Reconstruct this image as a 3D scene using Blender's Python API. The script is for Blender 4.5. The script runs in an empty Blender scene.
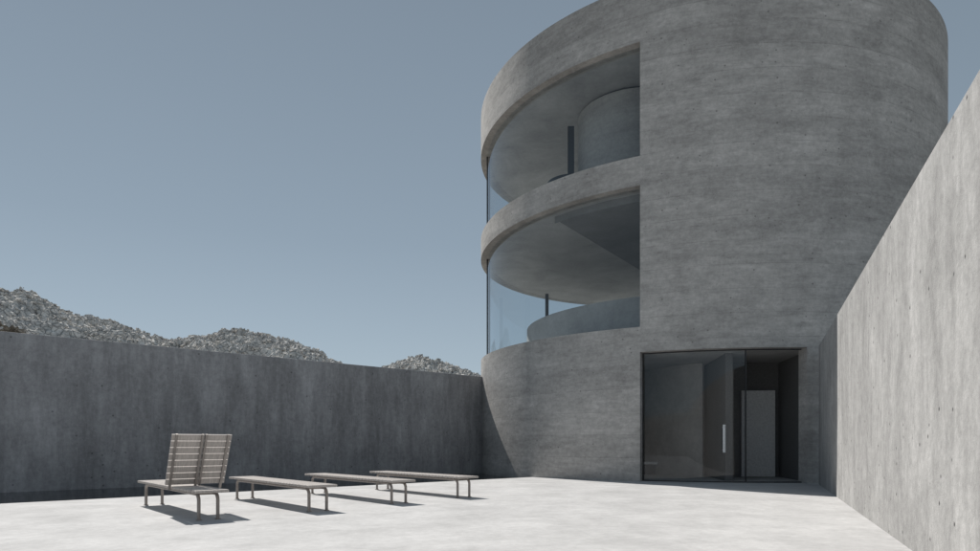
import bpy, bmesh, math, random
from mathutils import Vector, noise, Matrix
random.seed(7)
S=bpy.context.scene
S.view_settings.view_transform='Standard'; S.view_settings.look='None'; S.view_settings.exposure=0
F=630.0; CX=7.56; CY=23.83; R=7.9
COL=S.collection
# ---------------------------------------------------------------- helpers
def link(o,parent=None):
    COL.objects.link(o)
    if parent: o.parent=parent
    return o
def empty(name,loc=(0,0,0),rz=0):
    o=bpy.data.objects.new(name,None); o.location=loc; o.rotation_euler=(0,0,rz); COL.objects.link(o); return o
def mesh(name,verts,faces,mat,parent=None,smooth=False):
    me=bpy.data.meshes.new(name); me.from_pydata(verts,[],faces); me.update()
    bm=bmesh.new(); bm.from_mesh(me); bmesh.ops.recalc_face_normals(bm,faces=bm.faces); bm.to_mesh(me); bm.free()
    if smooth:
        for p in me.polygons: p.use_smooth=True
    me.materials.append(mat)
    return link(bpy.data.objects.new(name,me),parent)
def arc(name,cx,cy,ro,ri,z0,z1,a0,a1,mat,parent=None):
    n=max(2,int(abs(a1-a0)/1.0)); full=abs(a1-a0)>359.9
    V=[];Fc=[]
    for i in range(n+(0 if full else 1)):
        a=math.radians(a0+(a1-a0)*i/n); c,s=math.cos(a),math.sin(a)
        V+= [(cx+ro*c,cy+ro*s,z0),(cx+ro*c,cy+ro*s,z1),(cx+ri*c,cy+ri*s,z1),(cx+ri*c,cy+ri*s,z0)]
    m=len(V)//4
    for i in range(n):
        j=(i+1)%m; a=4*i;b=4*j
        for k in range(4):
            Fc.append((a+k,a+(k+1)%4,b+(k+1)%4,b+k))
    if not full:
        Fc.append((0,1,2,3)); Fc.append((4*n+3,4*n+2,4*n+1,4*n))
    return mesh(name,V,Fc,mat,parent)
def sheet(name,cx,cy,r,z0,z1,a0,a1,mat,parent=None):
    n=max(2,int(abs(a1-a0)/1.0)); V=[];Fc=[]
    for i in range(n+1):
        a=math.radians(a0+(a1-a0)*i/n); c,s=math.cos(a),math.sin(a)
        V+=[(cx+r*c,cy+r*s,z0),(cx+r*c,cy+r*s,z1)]
    for i in range(n): Fc.append((2*i,2*i+1,2*i+3,2*i+2))
    return mesh(name,V,Fc,mat,parent,True)
def disc(name,cx,cy,r,z0,z1,mat,parent=None,n=180):
    V=[(cx+r*math.cos(2*math.pi*i/n),cy+r*math.sin(2*math.pi*i/n),z) for z in (z0,z1) for i in range(n)]
    Fc=[tuple(range(n))[::-1],tuple(range(n,2*n))]+[(i,(i+1)%n,n+(i+1)%n,n+i) for i in range(n)]
    return mesh(name,V,Fc,mat,parent)
def prism(name,pts,z0,z1,mat,parent=None,bev=0):
    n=len(pts)
    V=[(p[0],p[1],z) for z in (z0,z1) for p in pts]
    Fc=[tuple(range(n))[::-1],tuple(range(n,2*n))]+[(i,(i+1)%n,n+(i+1)%n,n+i) for i in range(n)]
    o=mesh(name,V,Fc,mat,parent)
    if bev:
        m=o.modifiers.new('b','BEVEL'); m.width=bev; m.segments=2; m.limit_method='ANGLE'
    return o
def box(name,x0,x1,y0,y1,z0,z1,mat,parent=None,bev=0):
    return prism(name,[(x0,y0),(x1,y0),(x1,y1),(x0,y1)],z0,z1,mat,parent,bev)
# ---------------------------------------------------------------- materials
def newmat(name):
    m=bpy.data.materials.new(name); m.use_nodes=True; nt=m.node_tree
    return m,nt,nt.nodes['Principled BSDF']
def concrete(name,base,var=.12,stretch=(1,1,1),streak=.5,rough=.85,tint=(1,1,1),pocks=.5,bump=.15,blot=.35,fine=None,seam=0,crack=0,pscale=5.5):
    m,nt,b=newmat(name); N=nt.nodes; L=nt.links
    tc=N.new('ShaderNodeTexCoord')
    def noi(scale,detail,rgh,vec=None,dist=0):
        v=tc.outputs['Object']
        if vec:
            mp=N.new('ShaderNodeMapping'); mp.inputs['Scale'].default_value=vec
            L.new(v,mp.inputs['Vector']); v=mp.outputs[0]
        n=N.new('ShaderNodeTexNoise'); n.inputs['Scale'].default_value=scale; n.inputs['Detail'].default_value=detail
        n.inputs['Roughness'].default_value=rgh; n.inputs['Distortion'].default_value=dist
        L.new(v,n.inputs['Vector']); return n.outputs['Fac']
    def rng(s,a,bb,c,d):
        r=N.new('ShaderNodeMapRange'); r.inputs[1].default_value=a; r.inputs[2].default_value=bb
        r.inputs[3].default_value=c; r.inputs[4].default_value=d; L.new(s,r.inputs[0]); return r.outputs[0]
    def mul(a,c):
        k=N.new('ShaderNodeMath'); k.operation='MULTIPLY'; L.new(a,k.inputs[0])
        if isinstance(c,float): k.inputs[1].default_value=c
        else: L.new(c,k.inputs[1])
        return k.outputs[0]
    a=rng(noi(.6,4,.65,None,.6),.3,.7,1-blot,1+blot*.8)
    s=rng(noi(1.0,5,.7,stretch,.2),.3,.7,1-streak*.35,1+streak*.3)
    f0=noi(9,6,.85); f=rng(f0,.32,.68,1-var,1+var)
    v=mul(mul(a,s),f)
    if fine:
        v=mul(v,rng(noi(1.0,4,.75,fine,.3),.32,.68,1-var*.8,1+var*.8))
    if seam:
        sx=N.new('ShaderNodeSeparateXYZ'); L.new(tc.outputs['Object'],sx.inputs[0])
        dv=N.new('ShaderNodeMath'); dv.operation='MULTIPLY'; dv.inputs[1].default_value=1/.62; L.new(sx.outputs[2],dv.inputs[0])
        fr=N.new('ShaderNodeMath'); fr.operation='FRACT'; L.new(dv.outputs[0],fr.inputs[0])
        ln=rng(fr.outputs[0],0,.05,1,0)
        ln=mul(ln,rng(a,.9,1.1,0,float(seam)))
        om=N.new('ShaderNodeMath'); om.operation='SUBTRACT'; om.inputs[0].default_value=1; L.new(ln,om.inputs[1]); v=mul(v,om.outputs[0])
        fl=N.new('ShaderNodeMath'); fl.operation='FLOOR'; L.new(dv.outputs[0],fl.inputs[0])
        wn=N.new('ShaderNodeTexWhiteNoise'); wn.noise_dimensions='1D'; L.new(fl.outputs[0],wn.inputs['W'])
        v=mul(v,rng(wn.outputs['Value'],0,1,.95,1.05))
    if crack:
        vo=N.new('ShaderNodeTexVoronoi'); vo.feature='DISTANCE_TO_EDGE'; vo.inputs['Scale'].default_value=crack
        L.new(tc.outputs['Object'],vo.inputs['Vector']); v=mul(v,rng(vo.outputs['Distance'],0,.10,.4,1.05))
    if pocks>0:
        vo=N.new('ShaderNodeTexVoronoi'); vo.inputs['Scale'].default_value=pscale
        L.new(tc.outputs['Object'],vo.inputs['Vector'])
        pk=rng(vo.outputs['Distance'],.06,.16,1-pocks,1)
        sep=N.new('ShaderNodeSeparateColor'); L.new(vo.outputs['Color'],sep.inputs[0])
        sel=rng(sep.outputs[0],.68,.7,1,0)
        mx=N.new('ShaderNodeMix'); mx.data_type='FLOAT'; L.new(sel,mx.inputs[0]); L.new(pk,mx.inputs[2]); mx.inputs[3].default_value=1
        v=mul(v,mx.outputs[0])
    v=mul(v,float(base))
    cc=N.new('ShaderNodeCombineColor')
    for i in range(3): L.new(mul(v,float(tint[i])),cc.inputs[i])
    L.new(cc.outputs[0],b.inputs['Base Color'])
    b.inputs['Roughness'].default_value=rough
    b.inputs['Specular IOR Level'].default_value=.25
    bp=N.new('ShaderNodeBump'); bp.inputs['Strength'].default_value=bump; bp.inputs['Distance'].default_value=.02
    L.new(f0,bp.inputs['Height']); L.new(bp.outputs[0],b.inputs['Normal'])
    return m
M_tower=concrete('concrete_tower',.41,.2,(.25,.25,1.4),.48,tint=(1,.968,.93),blot=.18,pocks=.5,fine=(1.8,1.8,7),bump=.5,seam=.28)
M_wallL=concrete('concrete_wall_left',.34,.2,(1.6,1.6,.22),.75,tint=(.985,.98,1.0),blot=.15,pocks=.55,fine=(4,4,1.0),bump=.5)
M_wallR=concrete('concrete_wall_right',.375,.2,(1.3,1.3,.35),.45,tint=(1,.985,.96),blot=.16,pocks=.85,fine=(4,4,1.4),bump=.5,pscale=7)
M_floor=concrete('concrete_floor',.51,.11,(1,1,1),.3,tint=(1,.99,.98),blot=.09,pocks=0,bump=.1,fine=(1.5,1.5,1))
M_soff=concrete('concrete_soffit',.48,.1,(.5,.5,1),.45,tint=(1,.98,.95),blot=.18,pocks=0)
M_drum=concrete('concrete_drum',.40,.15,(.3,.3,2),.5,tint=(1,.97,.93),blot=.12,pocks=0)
M_soffshade=concrete('concrete_soffit_shaded',.25,.09,(.5,.5,1),.35,tint=(1,.98,.95),blot=.12,pocks=0)  # darker copy of the soffit concrete, ceiling shading put into its colour
M_rock=concrete('rock',.58,.4,(1,1,1),.9,tint=(1,.965,.91),blot=.3,pocks=0,bump=.9,crack=1.7)
def simple(name,col,rough=.5,metal=0,nscale=20,amt=.12,stretch=(1,1,1)):
    m,nt,b=newmat(name); N=nt.nodes;L=nt.links
    tc=N.new('ShaderNodeTexCoord'); mp=N.new('ShaderNodeMapping'); mp.inputs['Scale'].default_value=stretch
    n=N.new('ShaderNodeTexNoise'); n.inputs['Scale'].default_value=nscale; n.inputs['Detail'].default_value=4
    L.new(tc.outputs['Object'],mp.inputs[0]); L.new(mp.outputs[0],n.inputs['Vector'])
    r=N.new('ShaderNodeValToRGB')
    r.color_ramp.elements[0].position=.3; r.color_ramp.elements[1].position=.7
    r.color_ramp.elements[0].color=tuple(c*(1-amt) for c in col)+(1,)
    r.color_ramp.elements[1].color=tuple(min(1,c*(1+amt)) for c in col)+(1,)
    L.new(n.outputs[0],r.inputs[0]); L.new(r.outputs[0],b.inputs['Base Color'])
    b.inputs['Roughness'].default_value=rough; b.inputs['Metallic'].default_value=metal
    return m
M_wood=simple('weathered_wood',(.45,.41,.38),.7,0,8,.22,(1,12,1))
M_metal=simple('taupe_metal',(.30,.27,.25),.45,.4)
M_dark=simple('dark_frame',(.05,.052,.055),.4,.5)
M_steel=simple('steel_handle',(.85,.85,.84),.4,0)
M_panel=simple('inner_panel',(.75,.75,.75),.7)
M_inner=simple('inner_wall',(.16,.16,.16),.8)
M_terr=simple('desert_ground',(.25,.23,.2),.95,0,.5,.25)
def glassmat(name,tint,r0=.08,boost=.8):
    m=bpy.data.materials.new(name); m.use_nodes=True; nt=m.node_tree; N=nt.nodes;L=nt.links; N.clear()
    out=N.new('ShaderNodeOutputMaterial'); mix=N.new('ShaderNodeMixShader'); tr=N.new('ShaderNodeBsdfTransparent'); gl=N.new('ShaderNodeBsdfGlossy')
    tr.inputs[0].default_value=tint+(1,); gl.inputs['Roughness'].default_value=.01; gl.inputs[0].default_value=(.95,.97,1,1)
    lw=N.new('ShaderNodeLayerWeight'); lw.inputs[0].default_value=.5
    p=N.new('ShaderNodeMath'); p.operation='POWER'; p.inputs[1].default_value=5; L.new(lw.outputs['Facing'],p.inputs[0])
    k=N.new('ShaderNodeMath'); k.operation='MULTIPLY_ADD'; k.use_clamp=True; k.inputs[1].default_value=boost; k.inputs[2].default_value=r0
    tc=N.new('ShaderNodeTexCoord'); nz=N.new('ShaderNodeTexNoise'); nz.inputs['Scale'].default_value=.5; nz.inputs['Detail'].default_value=0; L.new(tc.outputs['Object'],nz.inputs['Vector'])
    bp=N.new('ShaderNodeBump'); bp.inputs['Strength'].default_value=.03; L.new(nz.outputs[0],bp.inputs['Height']); L.new(bp.outputs[0],gl.inputs['Normal'])
    L.new(p.outputs[0],k.inputs[0]); L.new(k.outputs[0],mix.inputs[0]); L.new(tr.outputs[0],mix.inputs[1]); L.new(gl.outputs[0],mix.inputs[2]); L.new(mix.outputs[0],out.inputs[0])
    return m
M_glass=glassmat('window_glass',(.82,.86,.88),.055)
M_dglass=glassmat('door_glass',(.90,.91,.91),.045)
m,nt,b=newmat('pool_water'); M_water=m
b.inputs['Base Color'].default_value=(.012,.018,.022,1); b.inputs['Roughness'].default_value=.06; b.inputs['IOR'].default_value=1.16
nz=nt.nodes.new('ShaderNodeTexNoise'); nz.inputs['Scale'].default_value=3; nz.inputs['Detail'].default_value=3
tc=nt.nodes.new('ShaderNodeTexCoord'); nt.links.new(tc.outputs['Object'],nz.inputs['Vector'])
bp=nt.nodes.new('ShaderNodeBump'); bp.inputs['Strength'].default_value=.1; bp.inputs['Distance'].default_value=.05
nt.links.new(nz.outputs[0],bp.inputs['Height']); nt.links.new(bp.outputs[0],b.inputs['Normal'])
# ---------------------------------------------------------------- ground / floor / pool
prism('ground',[(-900,-900),(900,-900),(900,1500),(-900,1500)],-1.2,-.9,M_terr)
u=Vector((.745,.667)); nrm=Vector((.667,-.745)); W0=Vector((-10.54,13.55))
Q=lambda t,o: tuple(W0+u*t+nrm*o)
terrace=prism('terrace_floor',[Q(-40,3.8),Q(15.2,3.8),(17,33),(17,-18),(-25,-28)],-.9,0,M_floor)
prism('pool_water',[Q(-40,-.05),Q(14.6,-.05),Q(15.0,3.8),Q(-40,3.8)],-.9,-.05,M_water)
# ---------------------------------------------------------------- perimeter walls
prism('concrete_wall',[Q(-42,0),Q(14.05,0),Q(14.05,-.4),Q(-42,-.4)],-.9,3.43,M_wallL,bev=.012)
d=Vector((2.79,6.46)).normalized(); P0=Vector((3.95,5.89)); nr=Vector((d.y,-d.x))
G=lambda t,o: tuple(P0+d*t+nr*o)
prism('concrete_wall',[G(-23.6,0),G(10.6,0),G(10.6,.4),G(-23.6,.4)],-.9,3.43,M_wallR,bev=.012)
prism('concrete_wall',[(-38,-16.4),(-5.3,-16.0),(-5.3,-16.4),(-38,-16.8)],-.9,3.43,M_wallR,bev=.012)  # unseen wall added behind the camera to reflect in the entrance glass
# ---------------------------------------------------------------- tower
T=empty('concrete_tower')
def hit(px,r=R):
    dx,dy=(px-490)/F,1.0
    A=dx*dx+dy*dy; B=-2*(dx*CX+dy*CY); C=CX*CX+CY*CY-r*r
    t=(-B-math.sqrt(B*B-4*A*C))/(2*A); return math.degrees(math.atan2(dy*t-CY,dx*t-CX))%360
aE=hit(640); aD=273.4; aB=420.0
Ri=R-.4
arc('base_wall',CX,CY,R,Ri,-.9,3.45,aD,462,M_tower,T)
arc('base_wall_rear',CX,CY,R,Ri,-.9,3.45,145,aE,M_tower,T)
sheet('added_rear_glass',CX,CY,R-.24,0,3.45,102,145,M_glass,T)  # unseen window added at the back to bring sunlight into the hall
arc('lower_band',CX,CY,R,Ri,3.45,4.12,0,360,M_tower,T)
arc('middle_wall',CX,CY,R,Ri,4.12,7.9,aE,aB,M_tower,T)
arc('middle_band',CX,CY,R,Ri,7.9,8.68,0,360,M_tower,T)
arc('upper_wall',CX,CY,R,Ri,8.68,11.72,aE,aB,M_tower,T)
arc('roof_band',CX,CY,R,Ri,11.72,13.25,0,360,M_tower,T)
disc('roof_slab',CX,CY,Ri,11.722,12.6,M_soff,T)
disc('upper_slab',CX,CY,Ri,7.902,8.3,M_soff,T)
disc('lower_slab',CX,CY,Ri,3.452,3.8,M_soff,T)
disc('interior_floor',CX,CY,Ri,-.5,.004,M_floor,T)
Rg=R-.24
sheet('upper_glass',CX,CY,Rg,8.68,11.72,60,aE,M_glass,T)
sheet('lower_glass',CX,CY,Rg,4.12,7.9,60,aE,M_glass,T)
for i,(z0,z1) in enumerate([(8.68,11.72),(4.12,7.9)]):
    for j,a in enumerate([182.2,178.5]):
        arc('mullion_%d_%d'%(i,j),CX,CY,Rg+.03,Rg-.10,z0,z1,a-.25,a+.25,M_dark,T)
# interior pieces
arc('stair_parapet',CX,CY,6.15,5.95,3.8,5.35,100,300,M_soff,T)
pts=[(2.1,19.0),(5.8,24.3),(9.6,29.8)]+[(CX+7.3*math.cos(math.radians(a)),CY+7.3*math.sin(math.radians(a))) for a in range(60,-141,-5)]
prism('soffit_shade_wedge',pts,7.70,7.9,M_soffshade,T)  # invented lowered wedge, its dark colour stands in for shading on the ceiling
disc('core_drum',4.68,20.55,1.8,8.3,11.63,M_drum,T,128)
disc('core_shade_disc',4.68,20.55,1.70,11.63,11.72,M_dark,T,128)  # added dark disc, painted shade that sets the drum off from the ceiling
box('core_door',2.50,2.70,20.2,20.32,8.3,11.2,M_dark,T)
disc('low_drum',2.6,20.3,.75,8.3,9.40,M_dark,T,64)
disc('slender_column',2.62,29.0,.08,3.8,7.9,M_dark,T,24)
# entrance
Re=R-.28
sheet('entrance_glass',CX,CY,Re,.03,3.42,aE,262.6,M_dglass,T)
arc('frame_head',CX,CY,Re+.02,Re-.04,3.425,3.449,aE,aD,M_dark,T)
arc('frame_sill',CX,CY,Re+.02,Re-.04,.005,.03,aE,aD,M_dark,T)
for i,a in enumerate([aE+.12,262.8]):
    arc('frame_post_%d'%i,CX,CY,Re+.02,Re-.04,.03,3.425,a-.09,a+.09,M_dark,T)
a=math.radians(258.7)
hx,hy=CX+(Re+.09)*math.cos(a),CY+(Re+.09)*math.sin(a)
disc('door_handle',hx,hy,.036,.78,1.5,M_steel,T,16)
for z in (.85,1.43):
    box('handle_stud_%d'%int(z*10),hx-.012,hx+.012,hy,hy+.1,z-.012,z+.012,M_steel,T)
# inner lobby
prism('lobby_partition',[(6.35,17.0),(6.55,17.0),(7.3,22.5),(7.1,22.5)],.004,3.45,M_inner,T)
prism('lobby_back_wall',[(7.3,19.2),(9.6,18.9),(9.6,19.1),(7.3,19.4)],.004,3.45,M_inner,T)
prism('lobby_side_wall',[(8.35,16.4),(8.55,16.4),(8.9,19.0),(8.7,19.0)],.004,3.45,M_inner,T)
prism('inner_door_panel',[(7.55,18.9),(8.5,18.78),(8.5,18.84),(7.55,18.96)],.02,2.6,M_panel,T)
arc('hall_wall',8.4,21.6,3.2,3.05,.004,3.45,160,232,M_soff,T)
box('hall_back_wall',1.6,6.4,25.6,25.75,.004,3.45,M_drum,T)
box('hall_pier',5.3,5.75,22.6,22.9,.004,3.45,M_soff,T)
box('hall_bench_seat',4.9,5.6,20.4,20.8,.34,.42,M_panel,T)
box('hall_bench_base',5.0,5.5,20.5,20.7,.004,.34,M_dark,T)
# ---------------------------------------------------------------- loungers
Ld=Vector((.66,-.75)).normalized(); ang=math.atan2(Ld.y,Ld.x)
def lounger(foot,back=False,LEN=3.2,w=.46,bo=(.12,.05)):
    e=empty('sun_lounger',(0,0,0),ang)
    hx=LEN/2; lx=hx-.18; ly=-w/2+.09
    Wd=Vector((-Ld.y,Ld.x))
    c=Vector(foot)-Ld*lx-Wd*ly
    e.location=(c.x,c.y,0)
    zt=.40
    V=[];Fc=[]
    def addbox(x0,x1,y0,y1,z0,z1,M=None):
        b=len(V)
        for z in (z0,z1):
            for (x,y) in ((x0,y0),(x1,y0),(x1,y1),(x0,y1)):
                p=Vector((x,y,z)); p=M@p if M else p; V.append(tuple(p))
        for f in ((3,2,1,0),(4,5,6,7),(0,1,5,4),(1,2,6,5),(2,3,7,6),(3,0,4,7)): Fc.append(tuple(b+k for k in f))
    n=30; p=LEN/n
    for i in range(n):
        addbox(-hx+i*p+.013,-hx+(i+1)*p-.013,-w/2,w/2,zt-.035,zt)
    s=mesh('seat_slats',V,Fc,M_wood,e); s.modifiers.new('b','BEVEL').width=.004
    for k,y in enumerate((-w/2+.09,w/2-.09)):
        cu=bpy.data.curves.new('leg_frame','CURVE'); cu.dimensions='3D'; cu.bevel_depth=.023; cu.bevel_resolution=4
        pts=[(-lx,0),(-lx,.255)]
        for j in range(1,6):
            t=j/6*math.pi/2; pts.append((-lx+.09-.09*math.cos(t),.255+.085*math.sin(t)))
        pts+=[(-lx+.09,.34),(lx-.09,.34)]
        for j in range(1,6):
            t=j/6*math.pi/2; pts.append((lx-.09+.09*math.sin(t),.255+.085*math.cos(t)))
        pts+=[(lx,.255),(lx,0)]
        sp=cu.splines.new('POLY'); sp.points.add(len(pts)-1)
        for q,(x,z) in zip(sp.points,pts): q.co=(x,y,z,1)
        cu.materials.append(M_metal)
        link(bpy.data.objects.new('leg_frame_%d'%k,cu),e)
        for q,x in enumerate((-lx,lx)):
            box('foot_%d%d'%(k,q),x-.03,x+.03,y-.03,y+.03,.001,.012,M_metal,e)
    for k,x in enumerate((-lx+.12,0,lx-.12)):
        box('cross_bar_%d'%k,x-.02,x+.02,-w/2+.11,w/2-.11,.325,.363,M_metal,e)
    if back:
        V.clear();Fc.clear()
        M=Matrix.Translation((bo[0],bo[1],zt+.01))@Matrix.Rotation(math.radians(26),4,'Y')
        for i in range(8):
            z=.02+i*.1
            addbox(-.012,.012,-.40,.01,z,z+.084,M); addbox(-.012,.012,.03,.40,z,z+.084,M)
        mesh('backrest_slats',list(V),list(Fc),M_wood,e)
        V.clear();Fc.clear()
        for yy in (-.36,-.02,.03,.33): addbox(.014,.04,yy,yy+.03,-.05,.82,M)
        mesh('backrest_rails',list(V),list(Fc),M_metal,e)
    return e
lounger((-3.80,8.22),True,3.1,.42,(.39,.12))
lounger((-2.66,9.26),LEN=3.3); lounger((-1.64,10.5),LEN=3.3); lounger((-.60,11.67))
# ---------------------------------------------------------------- rocky hills
mounds=[(-8,70,19.3,9,9),(14,70,18.8,8,9),(34,71,16.4,8,8),(-70,72,17,12,9),(62,78,16.6,8,9),(92,76,17.4,9,8),(118,76,16.6,8,8),(145,75,14.6,8,8),(175,78,14.0,9,8),(208,80,15.6,9,8),(240,78,16.1,10,8),(268,76,14.4,9,8),(294,76,12.6,8,8),(318,76,10.8,7,8),(400,85,11.5,6,7),(420,85,13.5,7,7),(443,85,12.6,7,7),(466,85,11.2,6,7)]
RX0=-490/F*77; RX1=(322-490)/F*77
def hgt(x,y):
    h=0
    p=Vector((x,y,0))
    wx=noise.noise(p*.13)*2; wy=noise.noise(p*.13+Vector((9,4,0)))*2
    for px,Y,H,sx,sy in mounds:
        X=(px-490)/F*Y; r=math.sqrt(((x+wx-X)/sx)**2+((y+wy-Y)/sy)**2)
        h=max(h,H*(1-.2*r**1.4))
    if x<RX1+4:
        t=(x-RX0)/(RX1-RX0); rh=15.6-3.9*t
        if x>RX1: rh-= (x-RX1)*1.2
        h=max(h,rh*(1-.2*(abs(y-77)/8)**1.5))
    f=max(0,min(1,h/5))
    if f<=0: return -1.2
    h+= f*(noise.ridged_multi_fractal(p*.2,1.0,2.2,5,1.0,2.0)*.85-1.0)
    for sc,am in ((1.1,.6),(2.4,.35)):
        q=p*sc+Vector((noise.noise(p*1.3),noise.noise(p*1.3+Vector((5,5,5))),0))*.5
        dd,pp=noise.voronoi(q)
        h+= f*am*(min(.35,dd[1]-dd[0])*1.2+ noise.noise(pp[0]*7.3)*.8)
    return h-1.2
x0,x1,y0,y1=-84,8,60,92; st=.2
nx=int((x1-x0)/st);ny=int((y1-y0)/st)
V=[];Fc=[]
for j in range(ny+1):
    for i in range(nx+1):
        x=x0+i*st;y=y0+j*st; V.append((x,y,hgt(x,y)))
for j in range(ny):
    for i in range(nx):
        a=j*(nx+1)+i; Fc.append((a,a+1,a+nx+2,a+nx+1))
me=bpy.data.meshes.new('rocky_hills'); me.from_pydata(V,[],Fc); me.materials.append(M_rock)
hill=link(bpy.data.objects.new('rocky_hills',me))
bm=bmesh.new(); bmesh.ops.create_cube(bm,size=1.6)
bv=[v.co.copy() for v in bm.verts]; bf=[tuple(v.index for v in f.verts) for f in bm.faces]; bm.free()
V=[];Fc=[]
for k in range(3500):
    px,Y,H,sx,sy=random.choice(mounds)
    x=(px-490)/F*Y+random.gauss(0,sx*.9); y=Y+random.uniform(-1.2,.4)*sy
    h=hgt(x,y)
    if h<4: continue
    s=random.choice((.08,.1,.12,.15,.2,.26)); b0=len(V)
    rot=Matrix.Rotation(random.uniform(0,6.28),3,'Z')@Matrix.Rotation(random.uniform(0,3),3,'X')
    sc=Vector((random.uniform(.7,1.4),random.uniform(.7,1.2),random.uniform(.5,.9)))
    for v in bv:
        q=Vector((v.x*sc.x,v.y*sc.y,v.z*sc.z))*s*random.uniform(.6,1.2)
        q=rot@q; V.append((x+q.x,y+q.y,h+q.z))
    for f in bf: Fc.append(tuple(b0+i for i in f))
me=bpy.data.meshes.new('boulders'); me.from_pydata(V,[],Fc); me.materials.append(M_rock)
link(bpy.data.objects.new('boulders',me),hill)
# ---------------------------------------------------------------- light
el=math.radians(48); sh=Vector((-.58,.81)).normalized()
s=Vector((sh.x*math.cos(el),sh.y*math.cos(el),math.sin(el)))
sun=bpy.data.lights.new('sun','SUN'); sun.energy=4.8; sun.angle=math.radians(.53); sun.color=(1,.96,.91)
so=link(bpy.data.objects.new('sun',sun)); so.rotation_euler=s.to_track_quat('Z','Y').to_euler()
w=bpy.data.worlds.new('World'); S.world=w; w.use_nodes=True; nt=w.node_tree; L=nt.links
bg=nt.nodes['Background']; sky=nt.nodes.new('ShaderNodeTexSky'); sky.sky_type='NISHITA'; sky.sun_disc=False
sky.sun_elevation=el; sky.sun_rotation=math.atan2(sh.x,sh.y); sky.air_density=1; sky.dust_density=0; sky.ozone_density=1.5
hs=nt.nodes.new('ShaderNodeHueSaturation'); hs.inputs['Saturation'].default_value=.55
L.new(sky.outputs[0],hs.inputs['Color'])
tc=nt.nodes.new('ShaderNodeTexCoord'); sp=nt.nodes.new('ShaderNodeSeparateXYZ'); L.new(tc.outputs['Generated'],sp.inputs[0])
cr=nt.nodes.new('ShaderNodeValToRGB'); e=cr.color_ramp.elements
e[0].position=0; e[0].color=(.36,.455,.53,1); e[1].position=.75; e[1].color=(.165,.215,.265,1)
x=e.new(.3); x.color=(.235,.31,.375,1)
L.new(sp.outputs[2],cr.inputs[0])
sc=nt.nodes.new('ShaderNodeVectorMath'); sc.operation='SCALE'; sc.inputs[3].default_value=10.5; L.new(cr.outputs[0],sc.inputs[0])
mx=nt.nodes.new('ShaderNodeMix'); mx.data_type='RGBA'; mx.inputs[0].default_value=.78
L.new(hs.outputs[0],mx.inputs[6]); L.new(sc.outputs[0],mx.inputs[7])
L.new(mx.outputs[2],bg.inputs[0]); bg.inputs[1].default_value=.095
# ---------------------------------------------------------------- camera
cam=bpy.data.cameras.new('camera'); co=link(bpy.data.objects.new('camera',cam))
co.location=(0,0,1); co.rotation_euler=(math.radians(90),0,0)
cam.sensor_width=36; cam.lens=F/980*36; cam.shift_y=.172; cam.clip_start=.05; cam.clip_end=4000
S.camera=co
